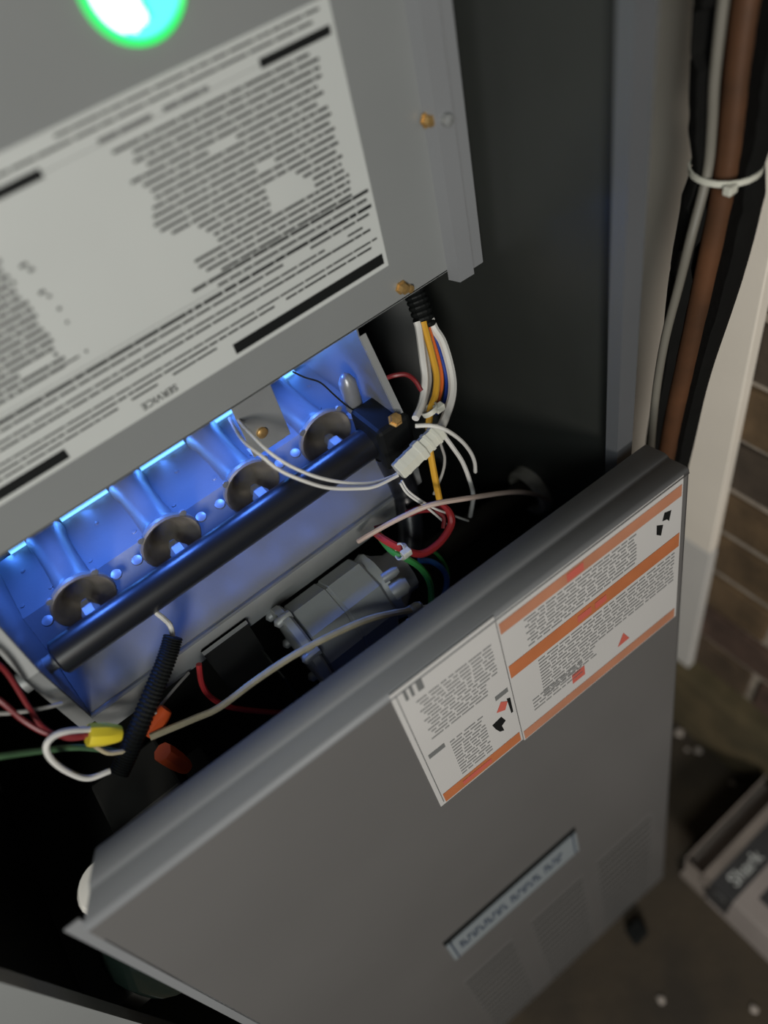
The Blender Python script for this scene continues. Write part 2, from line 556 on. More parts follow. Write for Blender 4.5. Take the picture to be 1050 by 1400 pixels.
dome('lens_highlight_lobe', 'lenswhite', W_)

# ================================================================== BURNER BOX
BX0, BX1, BY, BZ = -0.103, 0.2135, -0.025, -0.480
bb = thing('burner_box', (0.055, 0.08, BZ), 'open metal burner box glowing blue from gas flames inside', 'burner box')
bm = NB(); box(bm, BX0, BX1, BY, 0.232, BZ, BZ + 0.0012)
finish('floor_pan', bm, 'galv', bb)
bm = NB(); box(bm, BX0, BX1, BY - 0.0012, BY, BZ - 0.024, BZ + 0.0016); box(bm, BX0, BX1, BY - 0.003, BY, BZ + 0.0005, BZ + 0.0022)
finish('front_lip', bm, 'galvdull', bb)
sideprof = [(BY, BZ), (BY, -0.407), (0.0035, -0.338), (0.0035, -0.300), (0.232, -0.300), (0.232, BZ)]
for s, x in ((-1, BX0), (1, BX1)):
    bm = NB(); extrude_x(bm, sideprof, x - 0.0006, x + 0.0006)
    finish('side_wall', bm, 'galv', bb)
    bm = NB()
    a, b = (x - 0.0105, x) if s < 0 else (x, x + 0.0055)
    for (p, q) in (((BY, BZ - 0.004), (BY, -0.407)), ((BY, -0.407), (0.0035, -0.338))):
        vs = []
        dy, dz = q[0] - p[0], q[1] - p[1]
        L = math.hypot(dy, dz)
        ny, nz = -dz / L * 0.0012, dy / L * 0.0012
        if ny > 0:
            ny, nz = -ny, -nz
        prof = [p, q, (q[0] + ny, q[1] + nz), (p[0] + ny, p[1] + nz)]
        extrude_x(bm, prof, a, b)
    finish('side_flange', bm, 'galvdull', bb)
bm = NB(); box(bm, BX0, BX1, 0.2305, 0.232, BZ, -0.300)
finish('rear_wall', bm, 'galv', bb)
bm = NB(); box(bm, BX0, BX1, 0.0035, 0.232, -0.3015, -0.300)
finish('top_cover', bm, 'galv', bb)
MZ, MY, FY = -0.428, 0.030, 0.1225
BXS = [-0.058, 0.0195, 0.0965, 0.1715]
# stamped plate between the tubes, one web per gap, with a turned down front edge
edges = [BX0] + BXS + [BX1]
for i in range(5):
    a = edges[i] + (0.0008 if i == 0 else 0.0125)
    b = edges[i + 1] - (0.0008 if i == 4 else 0.0125)
    bm = NB()
    prof = [(MY + 0.020, MZ), (FY, MZ), (FY, MZ - 0.0012), (MY + 0.0204, MZ - 0.0012), (MY - 0.0036, -0.4547), (MY - 0.004, -0.4535)]
    extrude_x(bm, prof, a, b)
    w = finish('plate_web', bm, 'galv', bb)
    # embossed rivets on the web
    for (fx, fy) in ((0.12, 0.35), (0.5, 0.72), (0.88, 0.35)):
        x = a + (b - a) * fx; y = MY + (FY - MY) * fy
        bq = NB(); lathe(bq, [(-0.0005, 0.0022), (0.0008, 0.0018), (0.0012, 0)], (x, y, MZ), (0, 0, 1), 8)
        finish('rivet', bq, 'galv', w, smooth=True)
bm = NB()
extrude_x(bm, [(MY - 0.004, -0.4535), (MY - 0.0036, -0.4547), (-0.0215, BZ + 0.0012), (-0.022, BZ + 0.0020)], BX0 + 0.001, BX1 - 0.001)
finish('front_apron', bm, 'galv', bb)
for i, x in enumerate(BXS):
    bm = NB()
    # outside skin then inside skin of the bell mouth
    prof = [(0.0025, 0.0240), (0.0030, 0.0250), (0.005, 0.0248), (0.011, 0.0185), (0.020, 0.0148), (0.045, 0.0138), (0.075, 0.0142), (0.083, 0.0160), (0.090, 0.0160),
            (0.090, 0.0130), (0.05, 0.0115)]
    lathe(bm, prof, (x, MY - 0.002, MZ), (0, 1, 0), 28)
    tb = finish('burner', bm, 'galv', bb, smooth=True)
    bm = NB()
    lathe(bm, [(0.004, 0.0252), (0.0010, 0.0252), (-0.0005, 0.0240), (0.0005, 0.0222), (0.0035, 0.0198), (0.0075, 0.0165), (0.012, 0.0125), (0.020, 0.0108), (0.05, 0.0105)], (x, MY - 0.002, MZ), (0, 1, 0), 28)
    finish('bell_mouth', bm, 'cast', tb, smooth=True)
    for k in range(4):
        an = math.radians(45 + 90 * k)
        bm = NB()
        c = Vector((x + 0.0262 * math.cos(an), MY, MZ + 0.0262 * math.sin(an)))
        lathe(bm, [(0, 0.003), (0.0018, 0.003), (0.0022, 0)], c, (0, -1, 0), 8)
        finish('mouth_tab', bm, 'galv', tb)
    for sx in (-1, 1):
        bm = NB()
        lathe(bm, [(0, 0.0046), (0.0012, 0.0042), (0.002, 0.0)], (x + sx * 0.0295, MY + 0.003, MZ), (0, -0.35, 1), 12)
        finish('glint_dimple', bm, 'galv', tb, smooth=True)  # added bump, shaped to catch a blue glint beside the mouth
    bm = NB()
    lathe(bm, [(0.0, 0.0105), (0.03, 0.011), (0.075, 0.006), (0.085, 0)], (x, FY + 0.002, MZ), (0, 1, 0.12), 14)
    fl = finish('flame', bm, 'flame', tb, smooth=True)
    fl['label'] = 'blue gas flame'
for i in range(5):
    a = edges[i] + (0.004 if i == 0 else 0.0165)
    b = edges[i + 1] - (0.004 if i == 4 else 0.0165)
    if i == 4:
        b = a + 0.012
    if i == 0:
        a = b - 0.014
    bm = NB()
    n = 12
    rows = []
    for k in range(n + 1):
        x = a + (b - a) * k / n
        h = 0.006 + 0.002 * math.sin(k * 2.1)
        rows.append([bm.verts.new((x, FY + 0.001, MZ - 0.001)), bm.verts.new((x, FY + 0.003, MZ + h)), bm.verts.new((x, FY + 0.007, MZ + h * 0.8)), bm.verts.new((x, FY + 0.009, MZ - 0.001))])
    for A, B in zip(rows, rows[1:]):
        for j in range(4):
            q = (j + 1) % 4
            bm.faces.new((A[j], A[q], B[q], B[j]))
    bm.faces.new(rows[0]); bm.faces.new(rows[-1][::-1])
    cf = finish('carryover_flame', bm, 'flame', bb)
    cf['label'] = 'thin blue flame line between burner tubes'
# added blue spots under the top cover stand in for bounced flame light
for i, x in enumerate(BXS):
    l = bpy.data.lights.new('flame_fill_spot', 'SPOT')
    l.energy = 0.85
    l.color = (0.085, 0.235, 1.0)
    l.spot_size = math.radians(104)
    l.spot_blend = 0.7
    l.shadow_soft_size = 0.012
    o = bpy.data.objects.new('flame_fill_spot', l)
    COL.objects.link(o)
    o.parent = bb
    o.location = Vector((x, 0.066, -0.335 + H)) - ORIGIN[bb.name]
    o.rotation_euler = Vector((0, -0.30, -1)).to_track_quat('-Z', 'Y').to_euler()
for x in (-0.020, 0.058, 0.134, -0.09, 0.2):
    l = bpy.data.lights.new('carryover_light', 'POINT')
    l.energy = 0.05
    l.color = (0.07, 0.26, 1.0)
    l.shadow_soft_size = 0.006
    o = bpy.data.objects.new('carryover_light', l)
    COL.objects.link(o)
    o.parent = bb
    o.location = Vector((x, 0.138, -0.418 + H)) - ORIGIN[bb.name]
# igniter bracket
bm = NB()
box(bm, 0.1055, 0.140, 0.018, 0.0195, -0.392, -0.335)
box(bm, 0.1055, 0.140, 0.018, 0.030, -0.3935, -0.392)
br = finish('igniter_bracket', bm, 'galvdull', bb, bevel=0.0004)
bm = NB(); lathe(bm, [(0, 0.0048), (0.002, 0.0046), (0.003, 0.003), (0.0035, 0)], (0.119, 0.018, -0.376), (0, -1, 0), 10)
finish('bracket_screw', bm, 'brass', br, smooth=True)
# flame sensor rod beside the last burner
bm = NB()
lathe(bm, [(0, 0.006), (0.003, 0.0075), (0.03, 0.0075), (0.036, 0.0045), (0.040, 0)], (0.2005, 0.02, -0.413), (0, 0, 1), 14)
finish('flame_sensor', bm, 'galv', bb, smooth=True)

# ================================================================== GAS MANIFOLD
man = thing('gas_manifold', (0.06, -0.005, -0.445), 'black gas manifold tube running across the front of the burners', 'pipe')
bm = NB(); lathe(bm, [(0, 0), (0, 0.011), (0.002, 0.0138), (0.292, 0.0138), (0.292, 0)], (-0.0945, -0.005, MZ), (1, 0, 0), 24)
finish('tube', bm, 'black', man, smooth=True)
bm = NB(); lathe(bm, [(0, 0), (0, 0.0085), (0.016, 0.0085), (0.016, 0.0065), (0.03, 0.0065)], (-0.122, -0.005, MZ), (1, 0, 0), 12)
finish('end_plug', bm, 'galvdull', man, smooth=True)
for x in BXS:
    bm = NB()
    lathe(bm, [(0, 0.0075), (0.012, 0.0075), (0.0125, 0.0055), (0.020, 0.005), (0.023, 0.003), (0.023, 0)], (x, 0.005, MZ), (0, 1, 0), 6)
    finish('orifice', bm, 'galvdull', man)
bm = NB()
box(bm, 0.190, 0.222, -0.029, 0.012, -0.446, -0.402)
finish('mounting_block', bm, 'blackmat', man, bevel=0.004)
bm = NB(); lathe(bm, [(0, 0.006), (0.0015, 0.006), (0.0018, 0.0048), (0.006, 0.0045), (0.0065, 0)], (0.2085, -0.027, -0.4015), (0, -0.6, 0.8), 6)
finish('block_screw', bm, 'brass', man)
bm = NB(); tube(bm, spline([(0.200, -0.016, -0.44), (0.199, -0.03, -0.48), (0.180, -0.05, -0.515), (0.155, -0.06, -0.525)]), 0.0115, 14)
finish('drop_tube', bm, 'black', man, smooth=True)

# ================================================================== GAS VALVE
gv = thing('gas_valve', (0.098, -0.062, -0.57), 'cast aluminium gas valve mounted below the burner box', 'valve')
VO = (0.056, -0.062, -0.520)
bm = NB()
lathe(bm, [(0.004, 0), (0.004, 0.0330), (0.006, 0.0350), (0.037, 0.0350), (0.038, 0.0340), (0.040, 0.0340), (0.041, 0.0350), (0.072, 0.0350), (0.074, 0.0330), (0.074, 0)], VO, (1, 0, 0), 8, a0=math.radians(12))
finish('body', bm, 'valve', gv)
bm = NB()
lathe(bm, [(-0.008, 0), (-0.006, 0.037), (-0.005, 0.0395), (0.001, 0.0395), (0.003, 0.037), (0.003, 0)], VO, (1, 0, 0), 20)
f1 = finish('end_flange', bm, 'valve', gv, smooth=True)
for k in range(6):
    an = math.radians(60 * k + 20)
    c = (VO[0] - 0.008, VO[1] + 0.0365 * math.cos(an), VO[2] + 0.0365 * math.sin(an))
    bm = NB(); lathe(bm, [(-0.004, 0), (-0.002, 0.0035), (-0.001, 0.0042), (0.012, 0.0042), (0.012, 0)], c, (1, 0, 0), 8)
    finish('flange_screw', bm, 'galvdull', f1, smooth=True)
bm = NB()
box(bm, 0.066, 0.116, -0.100, -0.056, -0.580, -0.552)
bl = finish('lower_block', bm, 'valve', gv, bevel=0.003)
for x in (0.078, 0.094):
    bm = NB(); lathe(bm, [(0, 0.0062), (0.003, 0.0062), (0.004, 0.004), (0.0042, 0)], (x, -0.1, -0.564), (0, -1, 0.25), 12)
    finish('adjuster_screw', bm, 'galv', bl, smooth=True)
bm = NB()
lathe(bm, [(0.072, 0), (0.072, 0.030), (0.082, 0.033), (0.086, 0.028), (0.098, 0.020), (0.106, 0.020), (0.106, 0)], VO, (1, 0, 0), 12)
f2 = finish('outlet_casting', bm, 'valve', gv, smooth=True)
for (dy, dz, r) in ((-0.018, 0.022, 0.0072), (-0.030, 0.004, 0.0045), (-0.008, 0.030, 0.004), (-0.028, -0.014, 0.0045)):
    bm = NB(); lathe(bm, [(0.078, 0), (0.078, r), (0.088, r), (0.092, r * 0.6), (0.093, 0)], (VO[0], VO[1] + dy, VO[2] + dz), (1, -0.25, 0.2), 12)
    finish('casting_bolt', bm, 'galvdull', f2, smooth=True)

# gas supply pipe through the cabinet side
gp = thing('gas_pipe', (0.25, -0.04, -0.61), 'dark iron gas pipe entering through the right cabinet side', 'pipe')
bm = NB(); tube(bm, [Vector(p) for p in ((0.158, -0.058, -0.528), (0.17, -0.056, -0.534), (0.335, -0.030, -0.592), (0.40, -0.022, -0.61))], 0.0135, 16)
finish('pipe', bm, 'iron', gp, smooth=True)
bm = NB(); lathe(bm, [(0, 0.0185), (0.018, 0.0185), (0.018, 0.0135)], (0.160, -0.0578, -0.5286), (0.164, 0.026, -0.058), 8)
finish('union_nut', bm, 'iron', gp)
bm = NB()
n = 24
lathe(bm, [(0.0, 0.0145), (-0.006, 0.0165), (-0.009, 0.0215), (-0.006, 0.0260), (0.004, 0.0270)], (0.337, -0.0300, -0.5925), (1, 0, 0), 24)
gr = finish('wall_grommet', bm, 'grommet', gp, smooth=True)
gr['label'] = 'pale grommet around the pipe'

# ================================================================== WIRES, CONDUIT, CONNECTORS
WIRES = {
'white_thick': (0.0036,[(0.2812,0.008,-0.3651),(0.2809,0.004,-0.3731),(0.28,-0.006,-0.3824),(0.2718,-0.022,-0.3988),(0.26,-0.035,-0.4066),(0.2415,-0.048,-0.409),(0.2226,-0.06,-0.4077)]),
'white_b': (0.003,[(0.2686,0.008,-0.3603),(0.2664,0.004,-0.3656),(0.2557,-0.01,-0.3794),(0.2473,-0.02,-0.3909),(0.2343,-0.03,-0.3991),(0.2194,-0.04,-0.3993)]),
'white_c': (0.0016,[(0.2745,0.01,-0.3648),(0.2714,0.006,-0.3711),(0.2617,-0.008,-0.3844),(0.2533,-0.018,-0.3961),(0.2402,-0.028,-0.4006),(0.2272,-0.038,-0.4016)]),
'yellow': (0.0028,[(0.2733,0.006,-0.3622),(0.2712,0.002,-0.3676),(0.2638,-0.012,-0.3837),(0.2575,-0.022,-0.3929),(0.2464,-0.032,-0.3987),(0.2337,-0.04,-0.402),(0.2222,-0.048,-0.4186),(0.2166,-0.054,-0.4437),(0.2122,-0.06,-0.4762)]),
'orange': (0.0018,[(0.278,0.008,-0.366),(0.2759,0.004,-0.3714),(0.2699,-0.01,-0.3887),(0.2629,-0.02,-0.4015),(0.2503,-0.03,-0.4066),(0.2376,-0.038,-0.406)]),
'blue_b': (0.002,[(0.282,0.01,-0.3694),(0.2802,0.006,-0.3736),(0.2747,-0.008,-0.3929),(0.2691,-0.018,-0.4069),(0.2554,-0.03,-0.4126),(0.2405,-0.038,-0.4105)]),
'red_small': (0.0018,[(0.2145,-0.022,-0.3645),(0.2189,-0.026,-0.3631),(0.2259,-0.03,-0.3649),(0.2304,-0.033,-0.3721),(0.2311,-0.038,-0.3801)]),
'ign_a': (0.00135,[(0.1107,0.03,-0.3552),(0.1071,0.02,-0.3546),(0.1051,-0.005,-0.3519),(0.1061,-0.025,-0.357),(0.1136,-0.035,-0.371),(0.1255,-0.045,-0.3851),(0.1433,-0.05,-0.4027),(0.1607,-0.054,-0.4144),(0.1758,-0.057,-0.4189),(0.1843,-0.058,-0.4193)]),
'ign_b': (0.00135,[(0.1043,0.03,-0.358),(0.102,0.02,-0.356),(0.0973,-0.008,-0.3513),(0.0993,-0.028,-0.3539),(0.1046,-0.038,-0.3661),(0.1152,-0.048,-0.379),(0.1285,-0.053,-0.3936),(0.1467,-0.057,-0.4068),(0.1606,-0.06,-0.4138),(0.1814,-0.06,-0.4188)]),
'arc_a': (0.0016,[(0.2053,-0.062,-0.3826),(0.2139,-0.07,-0.3839),(0.2224,-0.075,-0.3916),(0.2335,-0.075,-0.4109),(0.2439,-0.07,-0.4354),(0.2499,-0.065,-0.4559),(0.2526,-0.06,-0.4733)]),
'arc_b': (0.0019,[(0.2243,-0.06,-0.4027),(0.2281,-0.06,-0.4096),(0.2342,-0.062,-0.4291),(0.2405,-0.062,-0.4513),(0.2456,-0.06,-0.4814),(0.2494,-0.055,-0.5078),(0.246,-0.05,-0.5356)]),
'arc_c': (0.0012,[(0.2271,-0.055,-0.4177),(0.2281,-0.055,-0.4283),(0.2286,-0.055,-0.4415),(0.2237,-0.055,-0.455),(0.2111,-0.055,-0.4708)]),
'thin_a': (0.001,[(0.1832,-0.06,-0.4262),(0.1847,-0.065,-0.4374),(0.1978,-0.07,-0.4628),(0.2131,-0.07,-0.486),(0.233,-0.065,-0.5172)]),
'thin_b': (0.001,[(0.1805,-0.062,-0.425),(0.1825,-0.066,-0.4373),(0.1943,-0.07,-0.4615),(0.2088,-0.07,-0.4966)]),
'lead_brown': (0.0022,[(0.14,-0.04,-0.4805),(0.1508,-0.05,-0.4699),(0.1706,-0.065,-0.4563),(0.1927,-0.08,-0.4473),(0.2323,-0.08,-0.473),(0.2743,-0.075,-0.5067),(0.3049,-0.068,-0.5406),(0.3352,-0.06,-0.584)]),
'red_loop': (0.0032,[(0.1534,-0.05,-0.4743),(0.1525,-0.065,-0.4687),(0.159,-0.08,-0.4738),(0.1707,-0.085,-0.4855),(0.188,-0.085,-0.4884),(0.2052,-0.08,-0.4866),(0.2106,-0.075,-0.4805),(0.2108,-0.065,-0.4784),(0.2031,-0.055,-0.4788),(0.1846,-0.05,-0.4769)]),
'red_inner': (0.0018,[(0.1553,-0.045,-0.4727),(0.1655,-0.05,-0.472),(0.1823,-0.06,-0.4656),(0.1993,-0.066,-0.4721),(0.2053,-0.072,-0.4801),(0.2005,-0.076,-0.4877)]),
'green_a': (0.0028,[(0.155,-0.05,-0.4739),(0.1526,-0.06,-0.4744),(0.1516,-0.075,-0.4742),(0.1573,-0.085,-0.4802),(0.1638,-0.09,-0.4949),(0.1653,-0.095,-0.5124),(0.1582,-0.1,-0.5345)]),
'green_b': (0.0016,[(0.188,-0.07,-0.5115),(0.1934,-0.07,-0.5253),(0.1951,-0.075,-0.5384),(0.1918,-0.08,-0.5468)]),
'blue_c': (0.0026,[(0.1733,-0.07,-0.5116),(0.1824,-0.075,-0.5181),(0.1877,-0.08,-0.5282),(0.1871,-0.085,-0.5401),(0.1761,-0.09,-0.5538)]),
'tan_cable': (0.0027,[(-0.0751,-0.07,-0.4827),(-0.0437,-0.075,-0.4907),(-0.0242,-0.08,-0.4916),(0.0083,-0.09,-0.478),(0.0389,-0.1,-0.4673),(0.0682,-0.106,-0.467),(0.0982,-0.108,-0.4768),(0.1216,-0.11,-0.4908),(0.1443,-0.115,-0.5043),(0.1629,-0.12,-0.513)]),
'red_low': (0.0024,[(-0.0185,-0.04,-0.4861),(-0.0257,-0.044,-0.5034),(-0.0267,-0.048,-0.5191),(-0.0207,-0.05,-0.5418),(-0.0052,-0.055,-0.5648),(0.0188,-0.06,-0.595),(0.038,-0.06,-0.6096)]),
'red_left_a': (0.0018,[(-0.1333,-0.03,-0.3824),(-0.1282,-0.04,-0.3934),(-0.1256,-0.05,-0.4108),(-0.1195,-0.06,-0.424),(-0.109,-0.065,-0.4355),(-0.1015,-0.066,-0.4432)]),
'red_left_b': (0.0018,[(-0.1168,-0.025,-0.367),(-0.1152,-0.03,-0.3846),(-0.1199,-0.042,-0.413),(-0.1214,-0.05,-0.4286),(-0.1152,-0.058,-0.4414),(-0.1031,-0.064,-0.4477)]),
'green_left': (0.0022,[(-0.1606,-0.06,-0.403),(-0.148,-0.06,-0.4147),(-0.1293,-0.06,-0.4359),(-0.1128,-0.062,-0.4542),(-0.0968,-0.066,-0.481)]),
'white_left': (0.0021,[(-0.099,-0.066,-0.4388),(-0.1068,-0.069,-0.4241),(-0.1148,-0.07,-0.4179),(-0.1221,-0.072,-0.4191),(-0.1263,-0.073,-0.4319),(-0.1262,-0.074,-0.4517),(-0.1214,-0.075,-0.4703),(-0.1087,-0.075,-0.4791)]),
'tan_short': (0.0018,[(-0.1043,-0.068,-0.455),(-0.1018,-0.069,-0.4688),(-0.0931,-0.07,-0.4786)]),
'grey_left': (0.0014,[(-0.1413,-0.035,-0.4003),(-0.1325,-0.037,-0.4102),(-0.1184,-0.04,-0.4205),(-0.105,-0.04,-0.4308)]),
'white_stub': (0.002,[(-0.0207,-0.015,-0.4378),(-0.0188,-0.022,-0.44),(-0.018,-0.03,-0.4419),(-0.0219,-0.036,-0.449)]),
'grey_thin': (0.0012,[(-0.0291,-0.03,-0.5001),(-0.0427,-0.04,-0.4922),(-0.0562,-0.05,-0.4855),(-0.0628,-0.06,-0.4764)]),
'conduit': (0.0076,[(-0.0206,-0.037,-0.4451),(-0.0333,-0.044,-0.4526),(-0.0519,-0.052,-0.4622),(-0.0741,-0.062,-0.4724),(-0.0935,-0.069,-0.4837),(-0.1068,-0.074,-0.4898)]),
'sleeve': (0.0075,[(0.2811,0.03,-0.3239),(0.281,0.025,-0.3391),(0.2796,0.018,-0.3538),(0.2762,0.008,-0.3707)]),
'black_thin': (0.0007,[(0.1659,0.035,-0.3568),(0.172,0.03,-0.3641),(0.1807,0.025,-0.3725),(0.1865,0.02,-0.3867),(0.1931,0.015,-0.4019),(0.2027,0.01,-0.4165),(0.2087,0.005,-0.4262)]),
}
def wire(key, m, label, cat='wire', seg=8, rf=None):
    r, pts = WIRES[key]
    b = NB(); tube(b, spline(pts, 6), r, seg, rf)
    return tag(finish('electrical_wire', b, m, smooth=True), label, cat, 'wires inside the furnace')
wire('white_thick', 'wwhite', 'thick white wire curving from black sleeve down into nylon connector')
wire('white_b', 'wwhite', 'leftmost white wire hanging from the black sleeve')
wire('white_c', 'wgrey', 'thin grey wire beside the yellow wire below black sleeve')
wire('yellow', 'wyellow', 'yellow wire running down from the black sleeve past the white connector')
wire('orange', 'worange', 'thin orange wire between yellow and dark blue wires')
wire('blue_b', 'wblue', 'dark blue wire tucked behind the thick white wire')
wire('red_small', 'wreddark', 'short dark red wire at right edge of burner box')
wire('ign_a', 'wwhite', 'upper of two white wires swooping across the black manifold')
wire('ign_b', 'wwhite', 'lower of two white wires swooping across the black manifold')
wire('arc_a', 'wwhite', 'white wire arching right from the nylon connector in dark interior')
wire('arc_b', 'wwhite', 'white wire dropping right of the connector behind the brown lead')
wire('arc_c', 'wgrey', 'faint grey wire curving beside the yellow wire below connector')
wire('thin_a', 'wwhite', 'thin white lead under the connector crossing the red loop, longer one')
wire('thin_b', 'wwhite', 'thin white lead under the connector crossing the red loop, shorter one')
wire('lead_brown', 'wbrown', 'pale brown lead bowing across to the gas pipe grommet')
wire('red_loop', 'wred', 'bright red wire forming a loop beside the gas valve')
wire('red_inner', 'wreddark', 'dark red wire inside the bright red loop')
wire('green_a', 'wgreen', 'green wire bending down over the gas valve bolts')
wire('green_b', 'wgreen', 'short green wire just right of the blue wire by valve')
wire('blue_c', 'wblue2', 'blue wire curving down behind the leaning door')
wire('tan_cable', 'wtan', 'long tan braided cable passing in front of the gas valve')
wire('red_low', 'wred', 'red wire lying below the burner box behind the tan cable')
wire('red_left_a', 'wreddark', 'lower red wire entering the yellow wire nut')
wire('red_left_b', 'wreddark', 'upper red wire entering the yellow wire nut')
wire('green_left', 'wgreendk', 'green wire crossing the lower left under the yellow wire nut')
wire('white_left', 'wwhite', 'white wire looping round from the yellow wire nut to the black conduit')
wire('tan_short', 'wtan', 'short tan wire end behind the black conduit')
wire('grey_left', 'wgrey', 'thin grey wire passing beneath the left end of manifold')
wire('white_stub', 'wwhite', 'short white wire entering top of the black corrugated conduit')
wire('black_thin', 'ink', 'hair-thin black wire crossing the metal beside the rightmost burner')
wire('grey_thin', 'wgrey', 'thin grey wire running down into the upper orange wire nut')
def corr(i, n):
    return 1
r, pts = WIRES['conduit']
bm = NB(); P = spline(pts, 16)
tube(bm, P, r, 14, lambda i, n: r * (1.0 if i % 2 else 0.86))
tag(finish('corrugated_conduit', bm, 'blackmat', smooth=False), 'black corrugated conduit hanging below the burner box', 'conduit')
r, pts = WIRES['sleeve']
bm = NB(); P = spline(pts, 12)
tube(bm, P, r * 1.15, 14, lambda i, n: r * 1.2 * (1.0 if i % 3 else 0.84))
tag(finish('harness_sleeve', bm, 'blackmat'), 'black corrugated sleeve below access panel with coloured wires emerging', 'sleeve')

def wire_nut(p0, p1, m, label):
    p0, p1 = Vector(p0), Vector(p1)
    L = (p1 - p0).length
    b = NB()
    rings = lathe(b, [(0, 0), (0, 0.0076), (L * .12, 0.0082), (L * .5, 0.0079), (L * .85, 0.0064), (L * .97, 0.0052), (L, 0.003), (L, 0)], p0, p1 - p0, 16)
    for ring in rings[1:5]:
        for i, v in enumerate(ring):
            if i % 2:
                ax = (p1 - p0).normalized()
                c = p0 + ax * (v.co - p0).dot(ax)
                v.co = c + (v.co - c) * 0.93
    return tag(finish('wire_nut', b, m, smooth=True), label, 'wire nut', 'wire nuts in the lower left')
wire_nut((-0.1024, -0.066, -0.4429), (-0.0863, -0.07, -0.4589), 'nutyellow', 'yellow wire nut left of the black conduit')
wire_nut((-0.0768, -0.062, -0.4874), (-0.0548, -0.058, -0.4826), 'nutred', 'orange wire nut right of the conduit, above the tan cable end')
wire_nut((-0.0774, -0.066, -0.513), (-0.0726, -0.07, -0.5458), 'nutred', 'orange wire nut lowest of all, close above the door edge')

# nylon connector
cn = thing('nylon_connector', (0.2045, -0.06, -0.42), 'white nylon plug connector joining the white wires', 'connector')
p0, p1 = Vector((0.2275, -0.06, -0.4045)), Vector((0.1822, -0.06, -0.4153))
ax = (p1 - p0).normalized(); L = (p1 - p0).length
for nm, t0, t1, rr in (('plug', 0.0, 0.46, 0.0075), ('collar', 0.42, 0.56, 0.0090), ('socket', 0.50, 1.0, 0.0080)):
    bm = NB()
    lathe(bm, [(L * t0, 0), (L * t0, rr * .9), (L * t0 + .001, rr), (L * t1 - .001, rr), (L * t1, rr * .9), (L * t1, 0)], p0, ax, 6, a0=0.4)
    finish(nm, bm, 'nylon', cn)
for k in (0.12, 0.28, 0.66, 0.84):
    bm = NB()
    lathe(bm, [(L * k, .0070), (L * k, .0083), (L * k + .0025, .0083), (L * k + .0025, .0070)], p0, ax, 6, a0=0.4)
    finish('rib', bm, 'nylon', cn)

def zip_tie(c, ax, R0, label, head):
    c, ax = Vector(c), Vector(ax).normalized()
    t = thing('cable_tie', c - Vector((0, 0, R0)), label, 'cable tie', 'pale cable ties')
    b = NB(); lathe(b, [(-0.002, R0), (-0.002, R0 + .0012), (0.002, R0 + .0012), (0.002, R0), (-0.002, R0)], c, ax, 22)
    finish('strap', b, 'nylon', t, smooth=True)
    hd = Vector(head)
    b = NB(); box(b, hd.x - .004, hd.x + .004, hd.y - .003, hd.y + .003, hd.z - .003, hd.z + .003)
    finish('head', b, 'nylon', t, bevel=0.0008)
    return t
zip_tie((0.155, -0.082, -0.4701), (0.75, -0.25, -0.6), 0.0058, 'small clear cable tie on the red and green wires', (0.156, -0.088, -0.467))
zip_tie((0.2335, -0.0405, -0.4005), (0.15, -0.45, -0.9), 0.0062, 'cable tie bundling the yellow and blue wires above connector', (0.2400, -0.044, -0.4005))

# small control module in the lower left
cm = thing('control_module', (-0.118, -0.05, -0.668), 'dark grey control module under the black conduit', 'control box')
bm = NB(); box(bm, -0.150, -0.086, -0.060, -0.005, -0.668, -0.575)
finish('case', bm, 'deck', cm, bevel=0.003)
bm = NB()
box(bm, -0.083, -0.060, -0.090, -0.03, -0.668, -0.590)
finish('terminal_cover', bm, 'deck', cm, bevel=0.002)
for k in range(5):
    bm = NB(); lathe(bm, [(0, .0018), (.0012, .0015), (.0015, 0)], (-0.0835 + 0.0045 * k, -0.084, -0.590), (0, -0.3, 1), 8)
    finish('terminal_screw', bm, 'galv', cm, smooth=True)

# ================================================================== LEANING DOOR
O = Vector((0.345, -0.1972, -0.4444))
U = Vector((0.502, -0.0195, 0)).normalized()
V = Vector((0, math.sin(math.radians(3.76)), math.cos(math.radians(3.76))))
V = (V - U * V.dot(U)).normalized()
N = U.cross(V).normalized()                      # faces the viewer
D = lambda u, v, w: O + U * u + V * v + N * w
DP = lambda a, b: D(a, b, 0.0008)
VB = -0.9155 / V.z
door = thing('furnace_door', (O.x - 0.25, -0.25, -1.36), 'grey furnace door leaning in front of the open cabinet', 'door panel')
def dbox(b, u0, u1, v0, v1, w0, w1):
    vs = [b.verts.new(D(*p)) for p in ((u0, v0, w0), (u1, v0, w0), (u1, v1, w0), (u0, v1, w0), (u0, v0, w1), (u1, v0, w1), (u1, v1, w1), (u0, v1, w1))]
    for f in ((0, 3, 2, 1), (4, 5, 6, 7), (0, 1, 5, 4), (1, 2, 6, 5), (2, 3, 7, 6), (3, 0, 4, 7)):
        b.faces.new([vs[i] for i in f])
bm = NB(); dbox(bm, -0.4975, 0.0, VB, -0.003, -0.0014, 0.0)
finish('face_sheet', bm, 'doorgrey', door)
